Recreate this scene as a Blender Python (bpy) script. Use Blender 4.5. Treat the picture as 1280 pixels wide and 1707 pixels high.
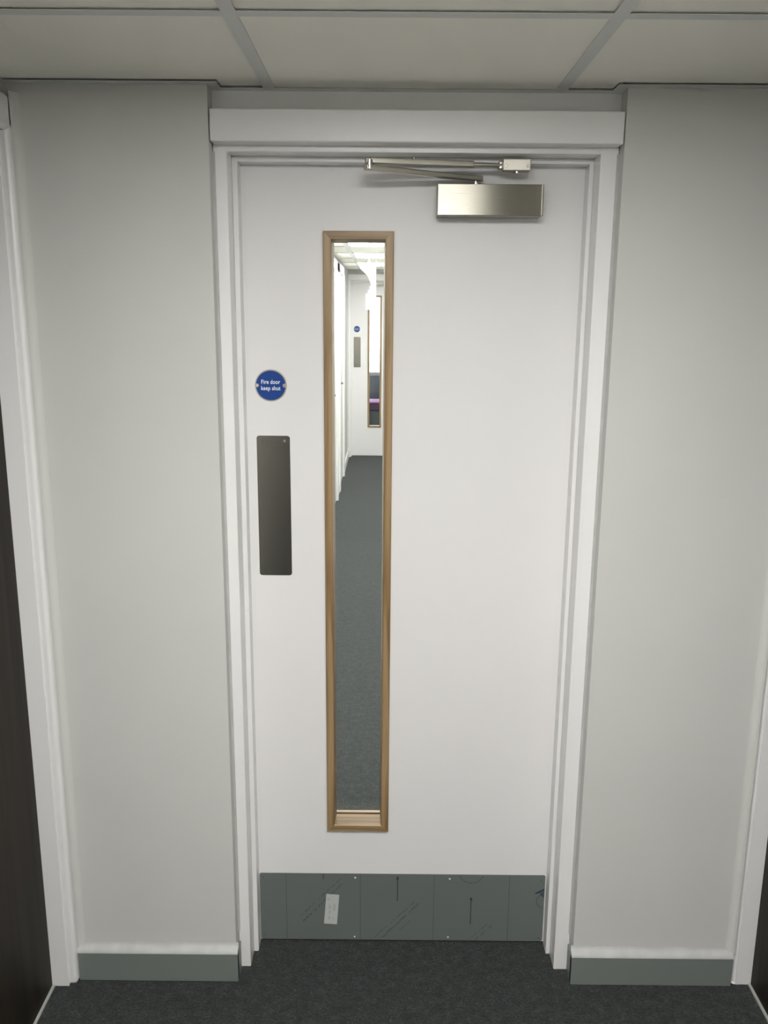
import bpy, bmesh, math, random
from mathutils import Vector, Matrix
random.seed(7)
for o in list(bpy.data.objects): bpy.data.objects.remove(o, do_unlink=True)
S = bpy.context.scene
COL = S.collection

# ---------------------------------------------------------------- camera, world, exposure
# world: camera stands at X=0, Y=0; Y runs into the picture, floor is Z=0
CAMZ = 1.69
cd = bpy.data.cameras.new('camera'); cam = bpy.data.objects.new('camera', cd); COL.objects.link(cam)
cd.sensor_fit = 'VERTICAL'; cd.sensor_height = 36.0; cd.sensor_width = 27.0
cd.lens = 1468.14 / 1707 * 36.0; cd.clip_start = 0.05; cd.clip_end = 100
_r = ((0.99996277, 0.00393138, 0.00768174), (0.00836329, -0.2221997, -0.97496531), (-0.00212608, 0.97499325, -0.2222243))
cam.matrix_world = Matrix(((_r[0][0], -_r[1][0], -_r[2][0], 0), (_r[0][1], -_r[1][1], -_r[2][1], 0),
                           (_r[0][2], -_r[1][2], -_r[2][2], CAMZ), (0, 0, 0, 1)))
S.camera = cam
w = bpy.data.worlds.new('overcast_sky'); S.world = w; w.use_nodes = True
w.node_tree.nodes['Background'].inputs[0].default_value = (0.86, 0.93, 1.0, 1)
w.node_tree.nodes['Background'].inputs[1].default_value = 8.0
S.view_settings.view_transform = 'Standard'; S.view_settings.look = 'None'
S.view_settings.gamma = 1.0; S.view_settings.use_curve_mapping = False
S.view_settings.exposure = 0.0
NEAR_LAMP = 40.5     # luminous panels of the near corridor
FAR_LAMP = 24.0      # luminous panels of the corridor beyond the door

# ---------------------------------------------------------------- materials
def _mat(name):
    m = bpy.data.materials.new(name); m.use_nodes = True
    nt = m.node_tree; b = nt.nodes['Principled BSDF']
    return m, nt, b
def paint(name, col, rough=0.5, bump=0.0, bscale=250, mottle=0.03, spec=0.4, metallic=0.0, mscale=4):
    m, nt, b = _mat(name)
    b.inputs['Roughness'].default_value = rough; b.inputs['Metallic'].default_value = metallic
    b.inputs['Specular IOR Level'].default_value = spec
    tc = nt.nodes.new('ShaderNodeTexCoord')
    n = nt.nodes.new('ShaderNodeTexNoise'); n.inputs['Scale'].default_value = mscale; n.inputs['Detail'].default_value = 4
    nt.links.new(tc.outputs['Object'], n.inputs['Vector'])
    r = nt.nodes.new('ShaderNodeValToRGB')
    r.color_ramp.elements[0].position = 0.3; r.color_ramp.elements[1].position = 0.7
    r.color_ramp.elements[0].color = tuple(c * (1 - mottle) for c in col) + (1,)
    r.color_ramp.elements[1].color = tuple(min(1, c * (1 + mottle)) for c in col) + (1,)
    nt.links.new(n.outputs['Fac'], r.inputs[0]); nt.links.new(r.outputs[0], b.inputs['Base Color'])
    if bump:
        n2 = nt.nodes.new('ShaderNodeTexNoise'); n2.inputs['Scale'].default_value = bscale; n2.inputs['Detail'].default_value = 3
        nt.links.new(tc.outputs['Object'], n2.inputs['Vector'])
        bp = nt.nodes.new('ShaderNodeBump'); bp.inputs['Strength'].default_value = bump; bp.inputs['Distance'].default_value = 0.001
        nt.links.new(n2.outputs['Fac'], bp.inputs['Height']); nt.links.new(bp.outputs[0], b.inputs['Normal'])
    return m
def brushed(name, col, rough, axis, contrast=0.12, aniso=0.0):
    m, nt, b = _mat(name)
    b.inputs['Metallic'].default_value = 1.0
    tc = nt.nodes.new('ShaderNodeTexCoord'); mp = nt.nodes.new('ShaderNodeMapping')
    s = [900, 900, 900]; s['xyz'.index(axis)] = 6; mp.inputs['Scale'].default_value = s
    n = nt.nodes.new('ShaderNodeTexNoise'); n.inputs['Scale'].default_value = 1; n.inputs['Detail'].default_value = 2
    nt.links.new(tc.outputs['Object'], mp.inputs[0]); nt.links.new(mp.outputs[0], n.inputs['Vector'])
    r = nt.nodes.new('ShaderNodeMapRange'); r.inputs[3].default_value = rough * (1 - contrast); r.inputs[4].default_value = rough * (1 + contrast)
    nt.links.new(n.outputs['Fac'], r.inputs[0]); nt.links.new(r.outputs[0], b.inputs['Roughness'])
    b.inputs['Base Color'].default_value = col + (1,)
    if aniso:
        b.inputs['Anisotropic'].default_value = aniso
        tg = nt.nodes.new('ShaderNodeTangent'); tg.direction_type = 'UV_MAP'; tg.uv_map = 'UVMap'
        nt.links.new(tg.outputs[0], b.inputs['Tangent'])
    return m
def wood(name, dark, light, axis, rough=0.4, fine=55, spec=0.4):
    m, nt, b = _mat(name)
    b.inputs['Roughness'].default_value = rough; b.inputs['Specular IOR Level'].default_value = spec
    tc = nt.nodes.new('ShaderNodeTexCoord'); mp = nt.nodes.new('ShaderNodeMapping')
    s = [fine, fine, fine]; s['xyz'.index(axis)] = fine / 22.0; mp.inputs['Scale'].default_value = s
    nt.links.new(tc.outputs['Object'], mp.inputs[0])
    n = nt.nodes.new('ShaderNodeTexNoise'); n.inputs['Scale'].default_value = 1.0; n.inputs['Detail'].default_value = 6; n.inputs['Distortion'].default_value = 0.6
    nt.links.new(mp.outputs[0], n.inputs['Vector'])
    r = nt.nodes.new('ShaderNodeValToRGB'); r.color_ramp.elements[0].position = 0.36; r.color_ramp.elements[1].position = 0.64
    r.color_ramp.elements[0].color = dark + (1,); r.color_ramp.elements[1].color = light + (1,)
    nt.links.new(n.outputs['Fac'], r.inputs[0]); nt.links.new(r.outputs[0], b.inputs['Base Color'])
    bp = nt.nodes.new('ShaderNodeBump'); bp.inputs['Strength'].default_value = 0.15; bp.inputs['Distance'].default_value = 0.0006
    nt.links.new(n.outputs['Fac'], bp.inputs['Height']); nt.links.new(bp.outputs[0], b.inputs['Normal'])
    return m
def emitter(name, col, strength):
    m, nt, b = _mat(name)
    b.inputs['Base Color'].default_value = (0.9, 0.9, 0.9, 1)
    b.inputs['Emission Color'].default_value = col + (1,); b.inputs['Emission Strength'].default_value = strength
    return m
def pane_glass(name, tint=(0.97, 0.985, 0.98), rough=0.0):
    m, nt, b = _mat(name)
    nt.nodes.remove(b); out = nt.nodes['Material Output']
    t = nt.nodes.new('ShaderNodeBsdfTransparent'); t.inputs[0].default_value = tint + (1,)
    g = nt.nodes.new('ShaderNodeBsdfGlossy'); g.inputs['Roughness'].default_value = rough
    f = nt.nodes.new('ShaderNodeFresnel'); f.inputs['IOR'].default_value = 1.45
    x = nt.nodes.new('ShaderNodeMixShader')
    nt.links.new(f.outputs[0], x.inputs[0]); nt.links.new(t.outputs[0], x.inputs[1]); nt.links.new(g.outputs[0], x.inputs[2])
    nt.links.new(x.outputs[0], out.inputs[0])
    return m
def carpet_mat():
    m, nt, b = _mat('charcoal_carpet')
    b.inputs['Roughness'].default_value = 0.95; b.inputs['Specular IOR Level'].default_value = 0.1
    try: b.inputs['Sheen Weight'].default_value = 0.15; b.inputs['Sheen Roughness'].default_value = 0.6
    except Exception: pass
    tc = nt.nodes.new('ShaderNodeTexCoord')
    def noise(scale, detail, rough=0.6):
        n = nt.nodes.new('ShaderNodeTexNoise'); n.inputs['Scale'].default_value = scale; n.inputs['Detail'].default_value = detail
        n.inputs['Roughness'].default_value = rough; nt.links.new(tc.outputs['Object'], n.inputs['Vector']); return n
    n1 = noise(190, 4, 0.8); n2 = noise(38, 4, 0.65); n3 = noise(170, 1)
    r = nt.nodes.new('ShaderNodeValToRGB'); e = r.color_ramp.elements
    e[0].position = 0.40; e[0].color = (0.0045, 0.006, 0.0057, 1); e[1].position = 0.63; e[1].color = (0.0285, 0.0355, 0.0335, 1)
    nt.links.new(n1.outputs['Fac'], r.inputs[0])
    r2 = nt.nodes.new('ShaderNodeMapRange'); r2.inputs[1].default_value = 0.33; r2.inputs[2].default_value = 0.7; r2.inputs[3].default_value = 0.55; r2.inputs[4].default_value = 1.7
    nt.links.new(n2.outputs['Fac'], r2.inputs[0])
    mx = nt.nodes.new('ShaderNodeMix'); mx.data_type = 'RGBA'; mx.blend_type = 'MULTIPLY'; mx.inputs[0].default_value = 1.0
    nt.links.new(r.outputs[0], mx.inputs[6]); nt.links.new(r2.outputs[0], mx.inputs[7])
    # pale lint flecks caught in the pile
    r3 = nt.nodes.new('ShaderNodeMapRange'); r3.inputs[1].default_value = 0.755; r3.inputs[2].default_value = 0.79
    nt.links.new(n3.outputs['Fac'], r3.inputs[0])
    mx2 = nt.nodes.new('ShaderNodeMix'); mx2.data_type = 'RGBA'; mx2.inputs[7].default_value = (0.12, 0.125, 0.12, 1)
    nt.links.new(r3.outputs[0], mx2.inputs[0]); nt.links.new(mx.outputs[2], mx2.inputs[6])
    nt.links.new(mx2.outputs[2], b.inputs['Base Color'])
    bp = nt.nodes.new('ShaderNodeBump'); bp.inputs['Strength'].default_value = 0.7; bp.inputs['Distance'].default_value = 0.004
    nt.links.new(n1.outputs['Fac'], bp.inputs['Height']); nt.links.new(bp.outputs[0], b.inputs['Normal'])
    return m
def film_mat():
    m, nt, b = _mat('torn_white_film'); nt.nodes.remove(b); out = nt.nodes['Material Output']
    d = nt.nodes.new('ShaderNodeBsdfDiffuse'); d.inputs[0].default_value = (0.92, 0.93, 0.92, 1)
    t = nt.nodes.new('ShaderNodeBsdfTranslucent'); t.inputs[0].default_value = (0.96, 0.97, 0.96, 1)
    x = nt.nodes.new('ShaderNodeMixShader'); x.inputs[0].default_value = 0.75
    nt.links.new(d.outputs[0], x.inputs[1]); nt.links.new(t.outputs[0], x.inputs[2]); nt.links.new(x.outputs[0], out.inputs[0])
    return m

M = {}
M['wall'] = paint('wall_emulsion', (0.60, 0.60, 0.575), 0.7, 0.12, 180, 0.015, 0.25)
M['white_wall'] = paint('white_emulsion', (0.80, 0.80, 0.785), 0.6, 0.1, 180, 0.012, 0.3)
M['door'] = paint('door_eggshell', (0.78, 0.77, 0.765), 0.42, 0.06, 120, 0.01, 0.4)
M['trim'] = paint('white_gloss', (0.79, 0.785, 0.775), 0.3, 0.08, 60, 0.012, 0.5)
M['skirt'] = paint('grey_skirting_paint', (0.185, 0.208, 0.197), 0.4, 0.05, 80, 0.02, 0.4)
M['caulk'] = paint('white_caulk', (0.50, 0.505, 0.495), 0.35, 0.5, 60, 0.10, 0.5, 0.0, 22)
M['tile'] = paint('ceiling_tile', (0.93, 0.915, 0.84), 0.9, 0.35, 420, 0.012, 0.1)
M['bar'] = paint('grid_metal', (0.66, 0.67, 0.645), 0.45, 0, 1, 0.01, 0.4)
M['void'] = paint('dark_void', (0.03, 0.03, 0.03), 0.9)
M['carpet'] = carpet_mat()
M['oak_v'] = wood('oak_upright', (0.205, 0.128, 0.055), (0.39, 0.27, 0.145), 'z')
M['oak_h'] = wood('oak_level', (0.205, 0.128, 0.055), (0.39, 0.27, 0.145), 'x')
M['dark'] = wood('dark_veneer', (0.014, 0.011, 0.008), (0.028, 0.022, 0.016), 'z', 0.5, 30, 0.15)
M['steel'] = brushed('satin_steel', (0.33, 0.315, 0.27), 0.26, 'x', 0.12, 0.95)
M['steel_z'] = brushed('satin_steel_upright', (0.30, 0.285, 0.255), 0.2, 'z')
M['arm'] = brushed('arm_steel', (0.55, 0.53, 0.46), 0.3, 'x')
M['chrome'] = brushed('bright_screw', (0.85, 0.85, 0.82), 0.2, 'x')
M['kick'] = paint('filmed_kick_plate', (0.143, 0.163, 0.154), 0.42, 0.05, 40, 0.04, 0.35)
M['ink'] = paint('blue_black_ink', (0.022, 0.033, 0.042), 0.6)
M['ink2'] = paint('pale_blue_ink', (0.055, 0.085, 0.10), 0.6)
M['fold'] = paint('film_crease', (0.075, 0.09, 0.088), 0.5)
M['paper'] = paint('sticker_paper', (0.50, 0.53, 0.51), 0.6, 0, 1, 0.04)
M['pencil'] = paint('faint_print', (0.33, 0.35, 0.34), 0.7)
M['blue'] = paint('sign_blue', (0.011, 0.055, 0.25), 0.4, 0, 1, 0.03, 0.25)
M['white_ink'] = paint('sign_white', (0.80, 0.84, 0.90), 0.5)
M['shoe'] = brushed('matt_nickel', (0.82, 0.79, 0.71), 0.55, 'x')
M['screw_glint'] = paint('screw_glint_paint', (0.80, 0.81, 0.80), 0.3, 0, 1, 0.02, 0.8)  # pale diffuse colour stands in for light caught by the screw heads
M['rim'] = brushed('sign_rim_steel', (0.55, 0.52, 0.45), 0.3, 'x')
M['glass'] = pane_glass('clear_glass')
M['film'] = film_mat()
M['near_lamp'] = emitter('lamp_diffuser', (1.0, 0.985, 0.96), NEAR_LAMP)
M['far_lamp'] = emitter('lamp_diffuser_far', (1.0, 0.985, 0.96), FAR_LAMP)
M['strip'] = paint('aluminium_strip', (0.42, 0.43, 0.40), 0.4, 0, 1, 0.02, 0.5)
M['purple'] = paint('purple_fabric', (0.21, 0.12, 0.18), 0.9)
M['magenta'] = paint('purple_fabric_lit', (0.80, 0.36, 0.74), 0.8)  # purple seat brightened to pink: window light put into the colour
M['greyblue'] = paint('grey_blue_fabric', (0.34, 0.355, 0.40), 0.9)
M['greyfab'] = paint('grey_fabric', (0.24, 0.25, 0.25), 0.9)
M['white_plastic'] = paint('white_plastic', (0.8, 0.8, 0.8), 0.3)

# ---------------------------------------------------------------- helpers
def tag(o, label=None, cat=None, group=None, kind=None):
    if label: o['label'] = label
    if cat: o['category'] = cat
    if group: o['group'] = group
    if kind: o['kind'] = kind
    return o
def empty(name, loc):
    o = bpy.data.objects.new(name, None); COL.objects.link(o); o.location = loc
    o.empty_display_size = 0.05
    o['_o'] = 1; del o['_o']
    return o
def _origin(o):
    """world position of an unrotated object chain"""
    p = Vector(o.location)
    if o.parent is not None: p = p + o.matrix_parent_inverse.translation + _origin(o.parent)
    return p
def setparent(o, parent):
    if parent is not None:
        o.parent = parent
        o.matrix_parent_inverse = Matrix.Translation(-_origin(parent))
def finish(name, bm, mat, parent=None, angle=35, weighted=False):
    bmesh.ops.recalc_face_normals(bm, faces=bm.faces[:])
    xs = [v.co for v in bm.verts]
    lo = Vector([min(c[i] for c in xs) for i in range(3)]); hi = Vector([max(c[i] for c in xs) for i in range(3)])
    c = (lo + hi) / 2
    for v in bm.verts: v.co -= c
    me = bpy.data.meshes.new(name); bm.to_mesh(me); bm.free()
    for p in me.polygons: p.use_smooth = True
    uv = me.uv_layers.new(name='UVMap')          # u runs up the object, across the brushing of horizontal steel
    for lp in me.loops:
        q = me.vertices[lp.vertex_index].co; uv.data[lp.index].uv = (q.z + 0.3 * q.y, q.x)
    if weighted:                                  # eased edges: flat faces keep their own normal
        vn = [Vector((0, 0, 0)) for _ in me.vertices]
        for p in me.polygons:
            for i in p.vertices: vn[i] += p.normal * p.area
        me.normals_split_custom_set_from_vertices([v.normalized() for v in vn])
    else:
        me.set_sharp_from_angle(angle=math.radians(angle))
    me.materials.append(mat if not isinstance(mat, str) else M[mat])
    o = bpy.data.objects.new(name, me); COL.objects.link(o); o.location = c
    setparent(o, parent)
    return o
def add_box(bm, x0, x1, y0, y1, z0, z1, bevel=0, segs=2):
    vs = [bm.verts.new((x, y, z)) for x in (x0, x1) for y in (y0, y1) for z in (z0, z1)]
    fs = [(0, 1, 3, 2), (4, 6, 7, 5), (0, 4, 5, 1), (2, 3, 7, 6), (0, 2, 6, 4), (1, 5, 7, 3)]
    faces = [bm.faces.new([vs[i] for i in f]) for f in fs]
    if bevel:
        es = list({e for f in faces for e in f.edges})
        bmesh.ops.bevel(bm, geom=es, offset=bevel, segments=segs, affect='EDGES', profile=0.5)
def box(name, x0, x1, y0, y1, z0, z1, mat, parent=None, bevel=0, segs=2):
    bm = bmesh.new(); add_box(bm, x0, x1, y0, y1, z0, z1, bevel, segs)
    return finish(name, bm, mat, parent, 35, bevel > 0)
def add_prism(bm, pts, vec):
    """closed polygon pts (3D) swept along vec"""
    v = Vector(vec)
    a = [bm.verts.new(p) for p in pts]; b = [bm.verts.new(Vector(p) + v) for p in pts]
    n = len(pts)
    bm.faces.new(a); bm.faces.new(b[::-1])
    for i in range(n): bm.faces.new((a[i], b[i], b[(i + 1) % n], a[(i + 1) % n]))
def prism(name, pts, vec, mat, parent=None, angle=35):
    bm = bmesh.new(); add_prism(bm, pts, vec)
    return finish(name, bm, mat, parent, angle)
def add_cyl(bm, p0, p1, r, seg=24, r1=None, bevel=0):
    p0 = Vector(p0); p1 = Vector(p1); d = (p1 - p0).normalized()
    u = d.orthogonal().normalized(); v = d.cross(u)
    r1 = r if r1 is None else r1
    rings = []
    spec = [(p0, r), (p1, r1)]
    if bevel: spec = [(p0, r - bevel), (p0 + d * bevel, r), (p1 - d * bevel, r1), (p1, r1 - bevel)]
    for p, rr in spec:
        rings.append([bm.verts.new(p + (u * math.cos(2 * math.pi * i / seg) + v * math.sin(2 * math.pi * i / seg)) * rr) for i in range(seg)])
    for a, b in zip(rings, rings[1:]):
        for i in range(seg): bm.faces.new((a[i], a[(i + 1) % seg], b[(i + 1) % seg], b[i]))
    bm.faces.new(rings[0][::-1]); bm.faces.new(rings[-1])
def cyl(name, p0, p1, r, mat, parent=None, seg=24, r1=None, bevel=0):
    bm = bmesh.new(); add_cyl(bm, p0, p1, r, seg, r1, bevel)
    return finish(name, bm, mat, parent)
def round_rect(x0, x1, z0, z1, r, n=5):
    out = []
    for cx, cz, a in ((x1 - r, z1 - r, 0), (x0 + r, z1 - r, 90), (x0 + r, z0 + r, 180), (x1 - r, z0 + r, 270)):
        for i in range(n + 1):
            t = math.radians(a + 90 * i / n); out.append((cx + r * math.cos(t), cz + r * math.sin(t)))
    return out
def plate(name, pts, y0, y1, mat, parent=None, bev=0.0):
    """outline in X,Z swept in depth from y0 (front) to y1, front edge eased"""
    bm = bmesh.new(); add_prism(bm, [(x, y0, z) for x, z in pts], (0, y1 - y0, 0))
    if bev:
        es = [e for e in bm.edges if all(abs(v.co.y - y0) < 1e-6 for v in e.verts)]
        bmesh.ops.bevel(bm, geom=es, offset=bev, segments=2, affect='EDGES', profile=0.5)
    return finish(name, bm, mat, parent, 20)
def mitred(name, rect, prof, side, mat, parent):
    """one mitred member of a rectangular frame; prof = [(u inward, y)]"""
    x0, x1, z0, z1 = rect
    def P(u, y, end):
        if side == 'left':   return (x0 + u, y, (z0 + u) if end == 0 else (z1 - u))
        if side == 'right':  return (x1 - u, y, (z0 + u) if end == 0 else (z1 - u))
        if side == 'bottom': return ((x0 + u) if end == 0 else (x1 - u), y, z0 + u)
        return ((x0 + u) if end == 0 else (x1 - u), y, z1 - u)
    bm = bmesh.new()
    a = [bm.verts.new(P(u, y, 0)) for u, y in prof]; b = [bm.verts.new(P(u, y, 1)) for u, y in prof]
    n = len(prof); bm.faces.new(a); bm.faces.new(b[::-1])
    for i in range(n): bm.faces.new((a[i], b[i], b[(i + 1) % n], a[(i + 1) % n]))
    return finish(name, bm, mat, parent)
def slab_hole(name, x0, x1, z0, z1, hx0, hx1, hz0, hz1, y0, y1, mat, parent, bevel=0.0):
    bm = bmesh.new()
    O = [(x0, z0), (x1, z0), (x1, z1), (x0, z1)]; H = [(hx0, hz0), (hx1, hz0), (hx1, hz1), (hx0, hz1)]
    g = {}
    for k, y in (('f', y0), ('b', y1)):
        g['o' + k] = [bm.verts.new((x, y, z)) for x, z in O]; g['h' + k] = [bm.verts.new((x, y, z)) for x, z in H]
    for i in range(4):
        j = (i + 1) % 4
        for k in 'fb': bm.faces.new((g['o' + k][i], g['o' + k][j], g['h' + k][j], g['h' + k][i]))
        for k in 'oh': bm.faces.new((g[k + 'f'][i], g[k + 'f'][j], g[k + 'b'][j], g[k + 'b'][i]))
    return finish(name, bm, mat, parent)
def text_mesh(name, lines, cx, zc, size, gap, y, mat, parent, bold=0.0, thick=0.0004):
    bm = bmesh.new()
    for k, t in enumerate(lines):
        cu = bpy.data.curves.new('t', 'FONT'); cu.body = t; cu.size = size; cu.align_x = 'CENTER'; cu.align_y = 'CENTER'
        cu.offset = bold; cu.extrude = thick / 2; cu.space_character = 1.06
        to = bpy.data.objects.new('t', cu); COL.objects.link(to)
        bpy.context.view_layer.update()
        me = bpy.data.meshes.new_from_object(to.evaluated_get(bpy.context.evaluated_depsgraph_get()))
        zz = zc + gap * ((len(lines) - 1) / 2 - k)
        me.transform(Matrix.Translation((cx, y, zz)) @ Matrix.Diagonal((0.80, 1, 1, 1)) @ Matrix.Rotation(math.radians(90), 4, 'X'))
        bm.from_mesh(me); bpy.data.meshes.remove(me)
        bpy.data.objects.remove(to, do_unlink=True); bpy.data.curves.remove(cu)
    return finish(name, bm, mat, parent)
def copy_tree(o, parent=None):
    c = o.copy(); COL.objects.link(c); c.parent = parent
    if parent is not None: c.matrix_parent_inverse = o.matrix_parent_inverse.copy()
    for ch in [q for q in bpy.data.objects if q.parent == o]: copy_tree(ch, c)
    return c
def struct(o, label, cat):
    return tag(o, label, cat, None, 'structure')

# ---------------------------------------------------------------- main dimensions (metres; Y = distance from the camera)
H = 2.142                       # underside of the ceiling grid
WY = 1.962                      # face of the end wall on both sides of the door
RXL, RXR = -0.376, 0.491        # sides of the recess that holds the door
RY = 2.012                      # back of the recess above the door
LX, RX = -0.803, 0.913          # side walls of the near corridor
BACK = -2.15                    # end of the near corridor behind the camera
FY = 10.43                      # face of the far door
FLX, FRX = -0.46, 0.95          # side walls of the corridor beyond

# ---------------------------------------------------------------- floor
struct(box('floor', -3.2, 3.2, BACK - 0.2, 15.2, -0.05, 0.0, 'carpet'), 'charcoal grey carpet running under the door and along both corridors', 'floor')

# ---------------------------------------------------------------- end wall with the door recess
struct(box('wall_front_left', LX - 0.15, RXL, WY, 2.16, 0, H + 0.12, 'wall'), 'off-white end wall left of the fire door', 'wall')
struct(box('wall_front_right', RXR, RX + 0.15, WY, 2.16, 0, H + 0.12, 'wall'), 'off-white end wall right of the fire door', 'wall')
struct(box('wall_front_top', RXL, RXR, RY, 2.16, 2.07, H + 0.12, 'white_wall'), 'narrow shaded strip of wall between white board and ceiling', 'wall')

# skirtings: grey face, thick white painted top
def skirting(name, x0, x1, y, wall, label, ret):
    root = struct(empty(name, ((x0 + x1) / 2, y, 0)), label, 'skirting')
    box('board', x0, x1, y, wall, 0, 0.082, 'skirt', root, 0.002)
    # painted and caulked top, lumpy
    bm = bmesh.new(); n = 60; prof = []
    for i in range(n + 1):
        x = x0 + (x1 - x0) * i / n
        j = 0.0004 * math.sin(i * 0.37) + random.uniform(-0.00025, 0.00025)
        prof.append([(x, y - 0.0005, 0.0815), (x, y + 0.001, 0.0865 + j), (x, y + 0.006, 0.0905 + j), (x, wall - 0.004, 0.0935 + j * 1.5), (x, wall - 0.001, 0.099 + 2 * j), (x, wall + 0.0005, 0.104 + 3 * j), (x, wall + 0.0005, 0.0815)])
    rings = [[bm.verts.new(p) for p in r] for r in prof]
    for a, b in zip(rings, rings[1:]):
        for k in range(7): bm.faces.new((a[k], a[(k + 1) % 7], b[(k + 1) % 7], b[k]))
    bm.faces.new(rings[0]); bm.faces.new(rings[-1][::-1])
    finish('painted_top', bm, 'caulk', root, 60)
    return root
SKY = 1.945
bl = skirting('baseboard_left', -0.780, RXL + 0.006, SKY, WY, 'low grey skirting with white top edge left of the door', 1)
box('return_end', RXL + 0.0005, RXL + 0.006, SKY + 0.002, 1.998, 0, 0.08, 'skirt', bl, 0.001)
br = skirting('baseboard_right', RXR - 0.006, 0.899, SKY, WY, 'low grey skirting with ragged white top edge right of the door', -1)
box('return_end', RXR - 0.006, RXR - 0.0005, SKY + 0.002, 1.998, 0, 0.08, 'skirt', br, 0.001)

# ---------------------------------------------------------------- door frame
FYF = 2.0; FIL, FIR, FH = -0.346, 0.4515, CAMZ + 0.3295
SY0 = 2.057; SIL, SIR, SH = -0.3335, 0.441, CAMZ + 0.318
fr = struct(empty('trim_1', (0.055, FYF, 0)), 'white painted frame with stepped stops around the fire door', 'door frame')
def jamb(name, pts, z0, z1, mat='trim'):
    return prism(name, [(x, y, z0) for x, y in pts], (0, 0, z1 - z0), mat, fr)
box('jamb', RXL + 0.001, FIL, FYF, 2.19, 0.0, FH + 0.03, 'trim', fr, 0.0018)
box('jamb', FIR, RXR - 0.001, FYF, 2.19, 0.0, FH + 0.03, 'trim', fr, 0.0018)
box('frame_head', FIL - 0.001, FIR + 0.001, FYF, 2.19, FH, FH + 0.03, 'trim', fr, 0.0018)
box('door_stop', FIL, SIL, SY0, 2.099, 0.0, FH, 'trim', fr, 0.0016)
box('door_stop', SIR, FIR, SY0, 2.099, 0.0, FH, 'trim', fr, 0.0016)
box('door_stop', SIL - 0.001, SIR + 0.001, SY0, 2.099, SH, FH, 'trim', fr, 0.0016)
# caulk lines where the frame meets the wall returns
for x, s in ((RXL, 1), (RXR, -1)):
    prism('caulk_line', [(x - s * 0.0005, FYF - 0.006, 0.11), (x + s * 0.006, FYF + 0.001, 0.11), (x - s * 0.0005, FYF + 0.001, 0.11)], (0, 0, FH - 0.11), 'caulk', fr)
# board over the frame head
hb = box('trim_2', RXL + 0.003, RXR - 0.003, 1.957, 2.035, CAMZ + 0.3425, CAMZ + 0.4065, 'trim', None, 0.003, 3)
struct(hb, 'plain white board fixed above the door frame head', 'trim board')

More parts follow.
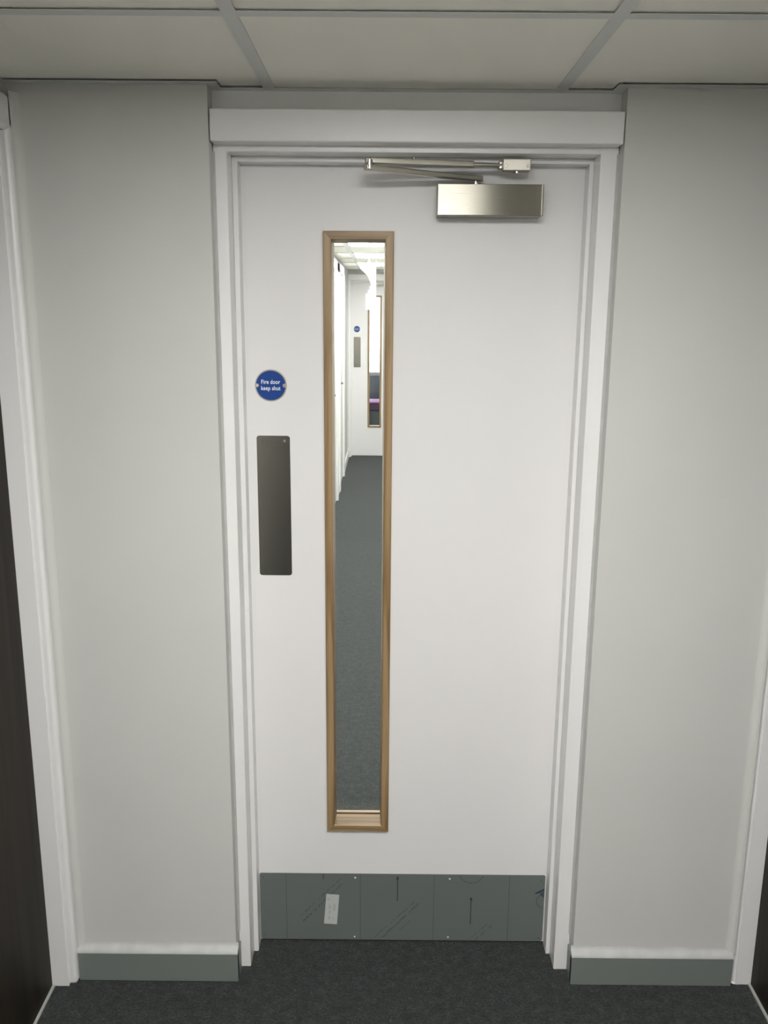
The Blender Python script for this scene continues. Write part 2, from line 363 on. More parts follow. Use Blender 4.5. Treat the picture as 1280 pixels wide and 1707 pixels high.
# ---------------------------------------------------------------- the fire door
DY = 2.100; DT = 0.054
VX0, VX1, VZ0, VZ1 = -0.1487, 0.0133, CAMZ - 1.3470, CAMZ + 0.1772
def make_door(name, label, kick=True):
    d = struct(empty(name, (0.055, DY, 0)), label, 'door')
    slab_hole('leaf', FIL + 0.003, FIR - 0.003, 0.005, FH - 0.003, VX0 + 0.008, VX1 - 0.008, VZ0 + 0.008, VZ1 - 0.008, DY, DY + DT, 'door', d)
    vf = tag(slab_hole('vision_panel', VX0 + 0.0082, VX1 - 0.0082, VZ0 + 0.0082, VZ1 - 0.0082, VX0 + 0.016, VX1 - 0.016, VZ0 + 0.016, VZ1 - 0.016, 2.1372, 2.1462, 'oak_v', d), 'tall narrow oak-framed glazed slot')
    front = [(0, DY), (0, 2.0915), (0.0015, 2.090), (0.0175, 2.090), (0.0192, 2.0915), (0.0228, 2.137), (0.0085, 2.137), (0.0085, DY)]
    back = [(0, DY + DT), (0, 2.1625), (0.0015, 2.164), (0.0175, 2.164), (0.0192, 2.1625), (0.0222, 2.1465), (0.0085, 2.1465), (0.0085, DY + DT)]
    for prof in (front, back):
        for s in ('left', 'right', 'bottom', 'top'):
            mitred('oak_bead', (VX0, VX1, VZ0, VZ1), prof, s, 'oak_v' if s in ('left', 'right') else 'oak_h', vf)
    box('glass_pane', VX0 + 0.0165, VX1 - 0.0165, 2.1385, 2.1445, VZ0 + 0.0165, VZ1 - 0.0165, 'glass', vf)
    # push plate
    px0, px1, pz0, pz1 = -0.3117, -0.2318, CAMZ - 0.6415, CAMZ - 0.2930
    pp = tag(plate('push_plate', round_rect(px0, px1, pz0, pz1, 0.006), DY - 0.0016, DY, 'steel_z', d, 0.0004), 'dark satin steel push plate')
    for x in (px0 + 0.0115, px1 - 0.0125):
        for z in (pz0 + 0.011, pz1 - 0.0125):
            cyl('screw', (x, DY - 0.0026, z), (x, DY - 0.001, z), 0.0034, 'steel_z' if x < -0.27 or z < 1.2 else 'chrome', pp, 14, 0.0042)
    if kick:
        kx0, kx1, kz0, kz1 = -0.3325, 0.4385, CAMZ - 1.6835, CAMZ - 1.4795
        kp = tag(plate('kick_plate', round_rect(kx0, kx1, kz0, kz1, 0.005), DY - 0.0018, DY, 'kick', d, 0.0004), 'grey steel kick plate still under its printed film')
        yf = DY - 0.0018
        def flat(nm, pts, mat, th=0.0002): return plate(nm, pts, yf - th, yf + 0.0003, mat, kp)
        def bar2(bm, a, b, wd, th=0.0002):
            ax, az = a; bx, bz = b; L = math.hypot(bx - ax, bz - az); nx, nz = -(bz - az) / L * wd / 2, (bx - ax) / L * wd / 2
            add_prism(bm, [(ax + nx, yf - th, az + nz), (bx + nx, yf - th, bz + nz), (bx - nx, yf - th, bz - nz), (ax - nx, yf - th, az - nz)], (0, th + 0.0002, 0))
        for x in (-0.2612, -0.0605, 0.1389, 0.3424):
            bm = bmesh.new(); bar2(bm, (x, kz0 + 0.0005), (x, kz1 - 0.0005), 0.0016); finish('film_crease', bm, 'fold', kp)
        def arrow(x, z0, z1):
            bm = bmesh.new(); bar2(bm, (x, z0), (x, z1 - 0.006), 0.0024)
            add_prism(bm, [(x - 0.0042, yf - 0.0002, z1 - 0.010), (x + 0.0042, yf - 0.0002, z1 - 0.010), (x, yf - 0.0002, z1)], (0, 0.0004, 0))
            finish('printed_arrow', bm, 'ink', kp)
        arrow(0.040, 0.1285, 0.2055); arrow(0.240, 0.0575, 0.143)
        bm = bmesh.new(); bar2(bm, (-0.1604, 0.194), (-0.1604, 0.2095), 0.002); finish('printed_arrow', bm, 'ink', kp)
        # slanting rows of small worn film printing, too blurred to read
        def row(a, b, mat, dens, hgt):
            bm = bmesh.new(); L = math.hypot(b[0] - a[0], b[1] - a[1]); t = 0.0
            ux, uz = (b[0] - a[0]) / L, (b[1] - a[1]) / L
            while t < L - 0.002:
                st = random.uniform(0.0018, 0.0052)
                if random.random() < dens:
                    o = random.uniform(-1, 1) * hgt * 0.25
                    p = (a[0] + ux * t - uz * o, a[1] + uz * t + ux * o); q = (p[0] + ux * st, p[1] + uz * st)
                    bar2(bm, p, q, random.uniform(0.4, 1.0) * hgt)
                t += st + random.uniform(0.0006, 0.0022)
            finish('film_print', bm, mat, kp)
        row((-0.2252, 0.0784), (-0.113, 0.1966), 'ink2', 0.9, 0.003); row((-0.2155, 0.0634), (-0.102, 0.189), 'ink2', 0.75, 0.0042)
        row((-0.150, 0.156), (-0.113, 0.1966), 'ink', 0.5, 0.002)
        row((-0.0217, 0.0145), (0.0885, 0.1284), 'ink2', 0.8, 0.0026); row((-0.0003, 0.0147), (0.100, 0.1229), 'ink2', 0.9, 0.0046)
        row((0.046, 0.038), (0.075, 0.068), 'ink2', 0.9, 0.0028)
        row((0.2418, 0.0136), (0.2879, 0.0613), 'ink2', 0.6, 0.003); row((0.2551, 0.0099), (0.2996, 0.0558), 'ink2', 0.85, 0.0044)
        def arc(cx, cz, r, a0, a1, wd, mat):
            bm = bmesh.new(); n = 14
            for i in range(n):
                t0 = math.radians(a0 + (a1 - a0) * i / n); t1 = math.radians(a0 + (a1 - a0) * (i + 1) / n)
                bar2(bm, (cx + r * math.cos(t0), cz + r * math.sin(t0)), (cx + r * math.cos(t1), cz + r * math.sin(t1)), wd)
            finish('printed_ring', bm, mat, kp)
        arc(0.2389, 0.219, 0.0335, 198, 342, 0.0016, 'ink2'); arc(0.4399, 0.132, 0.0225, 118, 258, 0.0018, 'ink2')
        plate('printed_flash', [(0.411, 0.1535), (0.4145, 0.158), (0.4375, 0.1705), (0.4375, 0.1655), (0.420, 0.1555)], yf - 0.0002, yf + 0.0003, 'ink', kp)
        plate('printed_flash', [(0.425, 0.156), (0.4375, 0.1635), (0.4375, 0.142), (0.428, 0.149)], yf - 0.0002, yf + 0.0003, 'ink2', kp)
        # white sticker, slightly tilted
        st = plate('sticker', [(-0.1526, 0.1481), (-0.1176, 0.1457), (-0.1245, 0.0541), (-0.1598, 0.0565)], yf - 0.0004, yf + 0.0002, 'paper', kp)
        bm = bmesh.new()
        for cx, z0, z1 in ((-0.1462, 0.070, 0.082), (-0.1452, 0.088, 0.098), (-0.1445, 0.102, 0.116), (-0.1478, 0.128, 0.136), (-0.1325, 0.096, 0.120), (-0.1345, 0.070, 0.075)):
            for k in range(2): bar2(bm, (cx + 0.003 * k - 0.001, z0), (cx + 0.003 * k, z1 - 0.002 * k), 0.0016, 0.0006)
        finish('sticker_print', bm, 'pencil', kp)
        for x, z in ((-0.0745, 0.1987), (-0.0761, 0.0158), (0.1805, 0.1977), (0.180, 0.0167), (0.4275, 0.1960), (0.4285, 0.0160), (-0.3235, 0.1980), (-0.3240, 0.0200)):
            cyl('screw', (x, yf - 0.0012, z), (x, yf + 0.0005, z), 0.0018 if abs(x) < 0.3 else 0.0014, 'screw_glint' if abs(x) < 0.3 else 'fold', kp, 12, 0.0028)
    return d
door1 = make_door('door_1', 'white fire door with tall oak-framed glass slot and grey kick plate')

# ---------------------------------------------------------------- round sign
def make_sign(label):
    cx, cz, r = -0.2748, CAMZ - 0.1732, 0.0378
    s = tag(empty('fire_door_sign', (cx, DY, cz)), label, 'sign')
    cyl('rim', (cx, DY - 0.0018, cz), (cx, DY, cz), r, 'rim', s, 56, None, 0.0006)
    cyl('blue_face', (cx, DY - 0.0022, cz), (cx, DY - 0.001, cz), r - 0.0028, 'blue', s, 56)
    text_mesh('lettering', ['Fire door', 'keep shut'], cx - 0.0005, cz + 0.0005, 0.0138, 0.0147, DY - 0.0023, 'white_ink', s, 0.0002)
    for k in (-1, 1):
        b = cyl('screw_tab', (cx + k * (r - 0.0052), DY - 0.0024, cz), (cx + k * (r - 0.0052), DY - 0.001, cz), 0.0046, 'rim', s, 20)
        cyl('screw', (cx + k * (r - 0.0055), DY - 0.0032, cz), (cx + k * (r - 0.0055), DY - 0.002, cz), 0.0024, 'chrome', b, 14)
    return s
sign1 = make_sign('round blue sign reading Fire door keep shut above the push plate')

# ---------------------------------------------------------------- overhead door closer
def make_closer(label):
    c = tag(empty('door_closer', (0.224, DY, CAMZ + 0.205)), label, 'door closer')
    x0, x1, y0, z0, z1 = 0.108, 0.3405, 2.04, CAMZ + 0.2075, CAMZ + 0.2735
    cv = box('cover', x0, x1, y0, DY, z0, z1, 'steel', c, 0.0012)
    # open end of the folded cover: bright return lip on the right
    bm = bmesh.new(); add_box(bm, x1 - 0.0042, x1 - 0.0026, y0 - 0.0008, y0 + 0.002, z0 + 0.001, z1 - 0.001)
    finish('end_lip', bm, 'chrome', cv)
    sx, sy = 0.196, 2.068
    cyl('spindle', (sx - 0.003, sy, z1 - 0.002), (sx - 0.003, sy, CAMZ + 0.2815), 0.0055, 'chrome', c)
    def barlink(name, a, b, wid, th, mat, over=0.010):
        a = Vector(a); b = Vector(b); d = (b - a).normalized(); a = a - d * over; b = b + d * over
        s = Vector((0, 0, 1)).cross(d).normalized() * wid / 2; u = Vector((0, 0, th / 2))
        bm = bmesh.new(); vs = []
        for p in (a, b):
            for k, l in ((-1, -1), (1, -1), (1, 1), (-1, 1)): vs.append(bm.verts.new(p + s * k + u * l))
        for f in ((0, 1, 2, 3), (7, 6, 5, 4), (0, 4, 5, 1), (1, 5, 6, 2), (2, 6, 7, 3), (3, 7, 4, 0)): bm.faces.new([vs[i] for i in f])
        bmesh.ops.bevel(bm, geom=bm.edges[:], offset=0.0022, segments=3, affect='EDGES', profile=0.5)
        return finish(name, bm, mat, c, 35, True)
    E1 = Vector((-0.0405, 1.97, CAMZ + 0.2945)); E2 = Vector((-0.0405, 1.97, CAMZ + 0.3085))
    barlink('main_arm', (sx, sy, CAMZ + 0.2875), E1, 0.021, 0.0110, 'arm')
    el = cyl('elbow_joint', (E1.x, E1.y - 0.005, E1.z - 0.0035), (E2.x, E2.y - 0.005, E2.z + 0.002), 0.0068, 'chrome', c, 24, None, 0.001)
    cyl('elbow_washer', (E1.x, E1.y, E1.z + 0.0052), (E1.x, E1.y, E1.z + 0.0075), 0.0105, 'arm', el)
    T1 = Vector((0.246, 2.036, CAMZ + 0.3115))
    mid = E2 + (T1 - E2) * 0.745
    barlink('forearm', E2, mid, 0.016, 0.0115, 'arm', 0.009)
    cyl('forearm_collar', mid - (T1 - E2).normalized() * 0.004, mid + (T1 - E2).normalized() * 0.010, 0.0072, 'arm', c)
    cyl('adjuster_rod', mid, T1, 0.0042, 'arm', c)
    q = E2 + (T1 - E2) * 0.33
    cyl('adjuster_screw', q + Vector((0, 0, 0.004)), q + Vector((0, 0, 0.0095)), 0.003, 'arm', c, 12)
    # shoe on the frame
    hx0, hx1, hz0, hz1 = 0.2475, 0.3075, CAMZ + 0.2995, CAMZ + 0.3240
    sh = box('frame_shoe', hx0, hx1, 2.026, SY0, hz0, hz1, 'shoe', c, 0.0022, 3)
    box('shoe_pivot', hx0 - 0.009, hx0 + 0.002, 2.032, 2.052, hz0 + 0.003, hz1 - 0.004, 'arm', sh, 0.003, 2)
    cyl('pivot_pin', (0.2795, 2.04, hz0 - 0.004), (0.2795, 2.04, hz0 + 0.001), 0.0075, 'arm', sh)
    for x in (hx0 + 0.0062, hx1 - 0.0062):
        k = cyl('screw', (x, 2.0252, hz0 + 0.0095), (x, 2.028, hz0 + 0.0095), 0.0029, 'fold', sh, 14)
        cyl('screw', (x, 2.0247, hz0 + 0.0095), (x, 2.028, hz0 + 0.0095), 0.0019, 'chrome', sh, 14)
    return c
closer1 = make_closer('satin steel door closer with folded arm at the top of the fire door')

# ---------------------------------------------------------------- torn film on the far side of the glass
pts = [(-0.0742, 1.8021), (-0.0643, 1.7859), (-0.0544, 1.7777), (-0.0459, 1.7669), (-0.0401, 1.7532), (-0.0387, 1.7463), (-0.0450, 1.7480), (-0.0415, 1.7408), (-0.0475, 1.7365),
       (-0.0440, 1.7285), (-0.0514, 1.7311), (-0.0528, 1.7214), (-0.0527, 1.6936), (-0.0270, 1.6925), (-0.0275, 1.782), (-0.0262, 1.8100), (-0.0305, 1.7980), (-0.0400, 1.8030), (-0.0440, 1.8110), (-0.0500, 1.8010)]
tag(plate('film_scrap', pts, 2.1446, 2.1449, 'film'), 'torn white film scrap stuck high on the glass of the near door', 'film')

# ---------------------------------------------------------------- side doors of the near corridor (dark veneer, white frames; rear pair added unseen)
def side_door(sgn, name, tname, face, jy, jx, leafx, head, lab, flab):
    """sgn -1 = left wall, +1 = right; face = X of the casing face, jy = Y of the far jamb reveal"""
    ny = jy - 0.93                                   # near jamb
    t = struct(empty(tname, (face, jy, 0)), flab, 'door frame')
    xs = lambda a, b: (min(a, b), max(a, b))
    x0, x1 = xs(face, face + sgn * 0.03)
    far = min(WY - 0.0005, jy + 0.075)
    box('casing', x0, x1, jy + 0.0045, far, 0, head + 0.077, 'trim', t, 0.010, 5)
    box('casing', x0, x1, ny - 0.075, ny - 0.0045, 0, head + 0.077, 'trim', t, 0.010, 5)
    box('casing', x0, x1, ny - 0.075, far, head + 0.005, head + 0.077, 'trim', t, 0.010, 5)
    a, b = xs(jx, face + sgn * 0.13)
    box('jamb', a, b, jy, jy + 0.030, 0, head + 0.03, 'trim', t, 0.0012)
    box('jamb', a, b, ny - 0.03, ny, 0, head + 0.03, 'trim', t, 0.0012)
    box('frame_head', a, b, ny - 0.03, jy + 0.03, head, head + 0.03, 'trim', t, 0.0012)
    d = struct(empty(name, (leafx, (jy + ny) / 2, 0)), lab, 'door')
    a, b = xs(leafx, leafx + sgn * 0.044)
    box('leaf', a, b, ny + 0.003, jy - 0.003, 0.006, head - 0.003, 'dark', d, 0.0008)
    zc = 1.02; hx = leafx - sgn * 0.004
    p = plate_x('handle_plate', hx, leafx, ny + 0.06, ny + 0.105, zc - 0.08, zc + 0.08, d)
    hl = cyl('lever_handle', (leafx, ny + 0.082, zc + 0.03), (leafx - sgn * 0.035, ny + 0.082, zc + 0.03), 0.0085, 'steel', d)
    cyl('lever_grip', (leafx - sgn * 0.033, ny + 0.078, zc + 0.03), (leafx - sgn * 0.033, ny + 0.19, zc + 0.03), 0.0085, 'steel', hl)
    st = box('threshold_strip', *xs(leafx - sgn * 0.0055, leafx + sgn * 0.001), ny, jy - 0.0005, 0, 0.0045, 'strip', d)
    return ny
def plate_x(name, xa, xb, y0, y1, z0, z1, parent):
    return box(name, min(xa, xb), max(xa, xb), y0, y1, z0, z1, 'steel', parent, 0.001)
nyl = side_door(-1, 'door_2', 'trim_3', -0.780, 1.9245, -0.800, -0.841, 2.041, 'dark brown veneered door at the left edge', 'white moulded door frame along the left edge')
nyr = side_door(1, 'door_3', 'trim_4', 0.8995, 1.9515, 0.9125, 0.9505, 2.041, 'dark brown veneered door at the right edge', 'white moulded door frame along the right edge')
nyl2 = side_door(-1, 'added_door_7', 'trim_11', -0.780, -1.05, -0.800, -0.841, 2.041, 'dark brown door added unseen on the left behind the camera, for the push plate to reflect', 'white frame of the added left door behind the camera')  # added out of view so the push plate reflects something dark
nyr2 = side_door(1, 'added_door_8', 'trim_12', 0.8995, -1.05, 0.9125, 0.9505, 2.041, 'dark brown door added unseen on the right behind the camera', 'white frame of the added right door behind the camera')  # matching dark door on the right, also added out of view
# caulked corners between casing and end wall
for x, s, nm, lb in ((-0.780, 1, 'trim_5', 'white caulked corner bead above the left skirting'), (0.8995, -1, 'trim_6', 'white caulked corner bead above the right skirting')):
    bm = bmesh.new(); rings = []; n = 50
    for i in range(n + 1):
        z = 0.095 + (2.125 - 0.095) * i / n; j = random.uniform(-0.0009, 0.0009); r = 0.017 + j
        ring = [(x - s * 0.001, WY + 0.0005, z)]
        for k in range(7):
            t = math.pi / 2 * k / 6
            ring.append((x + s * (r - r * math.sin(t)), WY - (r - r * math.cos(t)), z))
        rings.append([bm.verts.new(p) for p in ring])
    for a, b in zip(rings, rings[1:]):
        for k in range(8): bm.faces.new((a[k], a[(k + 1) % 8], b[(k + 1) % 8], b[k]))
    bm.faces.new(rings[0]); bm.faces.new(rings[-1][::-1])
    struct(finish(nm, bm, 'wall', None, 60), lb, 'corner bead')

# side walls: pieces around the door openings, one mesh per wall
def side_wall(name, sgn, x, openings, head, label):
    bm = bmesh.new(); a, b = (x, x + sgn * 0.12); a, b = min(a, b), max(a, b)
    y = BACK
    for ny, jy in openings:
        add_box(bm, a, b, y, ny - 0.028, 0, H + 0.12)
        add_box(bm, a, b, ny - 0.028, jy + 0.028, head + 0.028, H + 0.12)
        c = x + sgn * 0.13; c0, c1 = min(c, c + sgn * 0.02), max(c, c + sgn * 0.02)
        add_box(bm, c0, c1, ny - 0.1, jy + 0.1, 0, H + 0.12)       # closes the opening behind the leaf
        y = jy + 0.028
    add_box(bm, a, b, y, WY, 0, H + 0.12)
    return struct(finish(name, bm, 'wall'), label, 'wall')
side_wall('wall_left', -1, LX, ((nyl2, -1.05), (nyl, 1.9245)), 2.041, 'off-white corridor wall holding the left dark door')
side_wall('wall_right', 1, RX, ((nyr2, -1.05), (nyr, 1.9515)), 2.041, 'off-white corridor wall holding the right dark door')
struct(box('wall_back', LX - 0.12, RX + 0.12, BACK - 0.1, BACK, 0, H + 0.12, 'wall'), 'off-white wall closing the corridor behind the camera', 'wall')

bd = struct(empty('added_door_9', (0.055, BACK, 0)), 'dark brown double doors added unseen behind the camera, for the push plate to reflect', 'door')  # unseen dark leaves added to darken the reflection in the push plate
for x0, x1 in ((-0.77, 0.053), (0.057, 0.88)): box('leaf', x0, x1, BACK, BACK + 0.044, 0.006, 2.04, 'dark', bd, 0.001)
for x in (-0.02, 0.13): cyl('pull_handle', (x, BACK + 0.085, 0.9), (x, BACK + 0.085, 1.3), 0.011, 'steel', bd)
# ---------------------------------------------------------------- suspended ceilings
def lamp(name_group, x0, x1, y0, y1, z, mat, label):
    t = tag(empty('ceiling_light', ((x0 + x1) / 2, (y0 + y1) / 2, z)), label, 'light', name_group)
    x0 += 0.004; x1 -= 0.004; y0 += 0.004; y1 -= 0.004
    bm = bmesh.new(); wd = 0.02
    add_box(bm, x0, x1, y0, y0 + wd, z + 0.002, z + 0.03); add_box(bm, x0, x1, y1 - wd, y1, z + 0.002, z + 0.03)
    add_box(bm, x0, x0 + wd, y0 + wd, y1 - wd, z + 0.002, z + 0.03); add_box(bm, x1 - wd, x1, y0 + wd, y1 - wd, z + 0.002, z + 0.03)
    finish('frame', bm, 'bar', t)
    box('diffuser', x0 + wd, x1 - wd, y0 + wd, y1 - wd, z + 0.004, z + 0.012, mat, t)
    return t
def tee(name, x0, x1, y0, y1, parent):
    bm = bmesh.new(); add_box(bm, x0, x1, y0, y1, H, H + 0.0015)
    if x1 - x0 < y1 - y0: c = (x0 + x1) / 2; add_box(bm, c - 0.002, c + 0.002, y0, y1, H + 0.0015, H + 0.03)
    else: c = (y0 + y1) / 2; add_box(bm, x0, x1, c - 0.002, c + 0.002, H + 0.0015, H + 0.03)
    return finish(name, bm, 'bar', parent)
TZ = 0.0042
ceil = struct(box('ceiling', LX - 0.12, RX + 0.12, BACK - 0.1, RY + 0.05, H + 0.12, H + 0.16, 'void'), 'suspended ceiling of pale square tiles in a metal grid', 'ceiling')
barx = [-0.2516, 0.3596]; rows = [1.5165 - 0.611 * k for k in range(0, 11)]
rows = [r for r in rows if r > BACK + 0.2]
for x in barx: tee('grid_bar', x - 0.012, x + 0.012, BACK, RY - 0.0225, ceil)
ext = [LX] + barx + [RX]
for r in rows:
    for i in range(3):
        tee('grid_bar', ext[i] + (0.012 if i else 0.02), ext[i + 1] - (0.012 if i < 2 else 0.02), r - 0.012, r + 0.012, ceil)
lamp_rows = (1, 4)          # index of the row in front of which a luminous panel sits
edges = rows + [BACK]
for k in range(len(edges) - 1):
    for i in range(3):
        x0, x1 = ext[i] + 0.003, ext[i + 1] - 0.003; y0, y1 = edges[k + 1] + 0.003, edges[k] - 0.003
        if i == 1 and k in lamp_rows:
            continue
        box('ceiling_tile', x0, x1, y0, y1, H + TZ, H + TZ + 0.015, 'tile', ceil)
y0 = rows[0] + 0.003
yw, yr = WY - 0.0275 + 0.002, RY - 0.0275 + 0.002
prism('ceiling_tile', [(LX + 0.003, y0, H + TZ), (barx[0] - 0.003, y0, H + TZ), (barx[0] - 0.003, yr, H + TZ), (RXL + 0.025, yr, H + TZ), (RXL + 0.025, yw, H + TZ), (LX + 0.003, yw, H + TZ)], (0, 0, 0.015), 'tile', ceil)
box('ceiling_tile', barx[0] + 0.003, barx[1] - 0.003, y0, yr + 0.003, H + TZ - 0.002, H + TZ + 0.015, 'tile', ceil)
prism('ceiling_tile', [(barx[1] + 0.003, y0, H + TZ), (RX - 0.003, y0, H + TZ), (RX - 0.003, yw, H + TZ), (RXR - 0.025, yw, H + TZ), (RXR - 0.025, yr, H + TZ), (barx[1] + 0.003, yr, H + TZ)], (0, 0, 0.015), 'tile', ceil)
def angle_trim(x0, x1, y0, y1):
    box('wall_angle', x0, x1, y0, y1, H, H + 0.0012, 'bar', ceil)
AW = 0.024
angle_trim(LX, RXL, WY - AW, WY); angle_trim(RXR, RX, WY - AW, WY); angle_trim(RXL, RXR, RY - AW, RY)
angle_trim(RXL - 0.0, RXL + AW, WY - AW, RY - AW); angle_trim(RXR - AW, RXR, WY - AW, RY - AW)
angle_trim(LX, LX + AW - 0.004, BACK, WY - AW); angle_trim(RX - AW + 0.004, RX, BACK, WY - AW)
names = {1: 'square ceiling light panel just above the camera', 4: 'square ceiling light panel farther behind the camera'}
for k in lamp_rows: lamp('ceiling light panels of the near corridor', barx[0] + 0.003, barx[1] - 0.003, edges[k + 1], edges[k], H, M['near_lamp'], names[k])

# ---------------------------------------------------------------- corridor beyond the door
FW0, FW1 = 2.16, FY - 0.138        # its length
struct(box('wall_far_right', FRX, FRX + 0.12, FW0, FW1 + 0.2, 0, H + 0.12, 'white_wall'), 'white right-hand wall of the corridor beyond the glass', 'wall')
struct(box('wall_far_left', FLX - 0.12, FLX, FW0, FW1 + 0.2, 0, H + 0.12, 'wall'), 'white left-hand wall of the corridor beyond the glass', 'wall')
fc = struct(box('ceiling_far', FLX - 0.12, FRX + 0.12, FW0, FW1 + 0.2, H + 0.12, H + 0.16, 'void'), 'bright tiled ceiling of the corridor beyond the glass', 'ceiling')
fbx = [FLX, -0.303, 0.305, FRX]
fby = [2.16, 2.78, 3.48, 4.18, 4.90, 5.62, 5.98, 6.64, 7.34, 8.06, 8.76, 9.46, FW1 + 0.05]
for x in fbx[1:3]: tee('grid_bar', x - 0.014, x + 0.014, fby[0], fby[-1], fc)
for y in fby[1:-1]:
    for i in range(3): tee('grid_bar', fbx[i] + 0.014, fbx[i + 1] - 0.014, y - 0.012, y + 0.012, fc)
flamp = {1: 'ceiling light panel right behind the fire door', 2: 'second ceiling light panel beyond the fire door', 4: 'third ceiling light panel beyond the fire door', 6: 'bright ceiling light panel seen at the very top of the glass', 8: 'bright ceiling light panel seen below the topmost one through glass', 10: 'farthest ceiling light panel before the far fire door'}
for k in range(len(fby) - 1):
    for i in range(3):
        if i == 1 and k in flamp:
            lamp('ceiling light panels of the far corridor', fbx[1] + 0.003, fbx[2] - 0.003, fby[k], fby[k + 1], H, M['far_lamp'], flamp[k]); continue
        box('ceiling_tile', fbx[i] + 0.003, fbx[i + 1] - 0.003, fby[k] + 0.003, fby[k + 1] - 0.003, H + TZ, H + TZ + 0.015, 'tile', fc)
box('wall_angle', FLX, FLX + 0.02, fby[0], fby[-1], H, H + 0.0012, 'bar', fc)
box('wall_angle', FRX - 0.02, FRX, fby[0], fby[-1], H, H + 0.0012, 'bar', fc)

# white doors along the left wall beyond
def white_side_door(name, tname, y0, y1, lab, flab):
    t = struct(empty(tname, (FLX, (y0 + y1) / 2, 0)), flab, 'door frame')
    box('casing', FLX, FLX + 0.026, y0 - 0.09, y0, 0, 2.11, 'trim', t, 0.004)
    box('casing', FLX, FLX + 0.026, y1, y1 + 0.09, 0, 2.11, 'trim', t, 0.004)
    box('casing', FLX, FLX + 0.026, y0 - 0.09, y1 + 0.09, 2.03, 2.11, 'trim', t, 0.004)
    d = struct(empty(name, (FLX, (y0 + y1) / 2, 0)), lab, 'door')
    box('leaf', FLX - 0.001, FLX + 0.006, y0 + 0.002, y1 - 0.002, 0.006, 2.028, 'wall', d)
    cyl('lever_handle', (FLX + 0.005, y0 + 0.09, 1.02), (FLX + 0.045, y0 + 0.09, 1.02), 0.009, 'steel', d)
white_side_door('door_4', 'trim_7', 7.10, 7.86, 'white door on the left wall beyond the glass, nearer one', 'white casing around the nearer far-corridor side door')
white_side_door('door_5', 'trim_8', 8.34, 9.06, 'white door on the left wall beyond the glass, farther one', 'white casing around the farther far-corridor side door')
for nm, y0, y1, lb in (('baseboard_far_left', 7.955, 8.245, 'white skirting between the two far side doors'), ('baseboard_far_end', 9.155, FW1, 'white skirting between far side door and far fire door')):
    struct(box(nm, FLX, FLX + 0.018, y0, y1, 0, 0.085, 'trim', None, 0.003), lb, 'skirting')

# far end wall and far fire door (same pattern as the near one)
DX = -0.0785; DYY = FY - DY
ew = struct(empty('wall_far_end', (0.2, FY - 0.1, 0)), 'white end wall around the far fire door', 'wall')
box('wall_side', FLX - 0.12, RXL + DX, WY + DYY, FY + 0.06, 0, H + 0.12, 'white_wall', ew)
box('wall_side', RXR + DX, FRX + 0.12, WY + DYY, FY + 0.06, 0, H + 0.12, 'white_wall', ew)
box('wall_over', RXL + DX, RXR + DX, RY + DYY, FY + 0.06, 2.03, H + 0.12, 'white_wall', ew)
ft = copy_tree(fr); ft.name = 'trim_9'; ft.location = Vector(fr.location) + Vector((DX, DYY, 0)); ft['label'] = 'white frame around the far fire door'
hb2 = hb.copy(); COL.objects.link(hb2); hb2.name = 'trim_10'; hb2.location = Vector(hb.location) + Vector((DX, DYY, 0)); hb2['label'] = 'white board above the far fire door'
fd = make_door('door_6', 'small distant white fire door at the end of the corridor beyond', False)
fd.location = Vector(fd.location) + Vector((DX, DYY, 0))
fs = copy_tree(sign1); fs.location = Vector(sign1.location) + Vector((DX, DYY, -0.031)); fs['label'] = 'tiny distant blue sign on the far fire door'
fcl = copy_tree(closer1); fcl.location = Vector(closer1.location) + Vector((DX, DYY, 0)); fcl['label'] = 'small distant door closer on the far fire door'

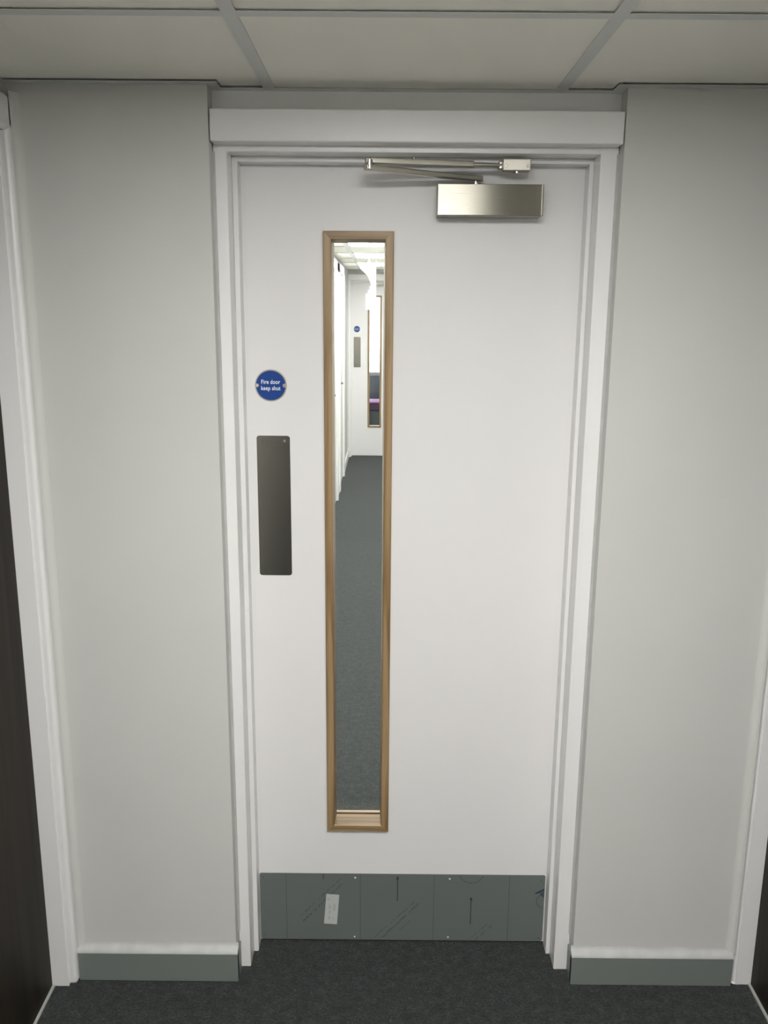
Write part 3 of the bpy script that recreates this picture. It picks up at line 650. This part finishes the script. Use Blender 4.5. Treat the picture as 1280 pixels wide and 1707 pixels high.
# ---------------------------------------------------------------- room beyond the far door
RMY = 14.3
struct(box('wall_room_left', -2.0, -1.9, FY + 0.06, RMY, 0, 2.6, 'white_wall'), 'white left wall of the bright room behind the far door', 'wall')
struct(box('wall_room_right', 1.9, 2.0, FY + 0.06, RMY, 0, 2.6, 'white_wall'), 'white right wall of the bright room behind the far door', 'wall')
struct(box('ceiling_room', -2.0, 2.0, FY + 0.06, RMY + 0.1, 2.6, 2.65, 'tile'), 'white ceiling of the bright room behind the far door', 'ceiling')
wr = struct(empty('wall_room_end', (0, RMY, 0)), 'grey-blue lower wall below the bright far window', 'wall')
box('lower_wall', -2.0, 2.0, RMY, RMY + 0.1, 0, 0.68, 'greyblue', wr)
box('upper_wall', -2.0, 2.0, RMY, RMY + 0.1, 2.4, 2.65, 'white_wall', wr)
box('wall_side', -2.0, -1.5, RMY, RMY + 0.1, 0.68, 2.4, 'white_wall', wr); box('wall_side', 1.5, 2.0, RMY, RMY + 0.1, 0.68, 2.4, 'white_wall', wr)
wn = struct(empty('window_1', (0, RMY, 0.68)), 'large bright window seen through the far door glass', 'window')
for x0, x1, z0, z1 in ((-1.5, 1.5, 0.68, 0.73), (-1.5, 1.5, 2.35, 2.4), (-1.5, -1.45, 0.73, 2.35), (1.45, 1.5, 0.73, 2.35), (0.3, 0.35, 0.73, 2.35)):
    box('window_frame', x0, x1, RMY + 0.02, RMY + 0.08, z0, z1, 'trim', wn)
box('glass_pane', -1.45, 0.3, RMY + 0.045, RMY + 0.051, 0.73, 2.35, 'glass', wn); box('glass_pane', 0.35, 1.45, RMY + 0.045, RMY + 0.051, 0.73, 2.35, 'glass', wn)
struct(box('wall_room_near', -2.0, FLX - 0.12, FY + 0.055, FY + 0.065, 0, 2.65, 'wall'), 'room side of the wall left of the far fire door', 'wall')
struct(box('wall_room_near_right', FRX + 0.12, 2.0, FY + 0.055, FY + 0.065, 0, 2.65, 'wall'), 'room side of the wall right of the far fire door', 'wall')
struct(box('wall_room_over', FLX - 0.12, FRX + 0.12, FY + 0.055, FY + 0.065, H + 0.12, 2.65, 'wall'), 'room side of the wall above the far fire door', 'wall')
bn = tag(empty('bench_seat', (-0.1, 12.8, 0)), 'low purple upholstered bench with window light painted on top behind the far door', 'bench')
box('base', -0.9, 0.7, 12.62, 13.02, 0.09, 0.30, 'greyfab', bn, 0.01)
box('cushion', -0.92, 0.72, 12.58, 13.04, 0.30, 0.405, 'purple', bn, 0.02, 3)
box('seat_top_lit', -0.92, 0.72, 12.575, 13.045, 0.405, 0.43, 'magenta', bn, 0.01, 3)  # top slab carries the painted window light
for x in (-0.8, -0.24, -0.16, 0.6): cyl('foot', (x, 12.66, 0), (x, 12.66, 0.09), 0.022, 'chrome', bn, 16)
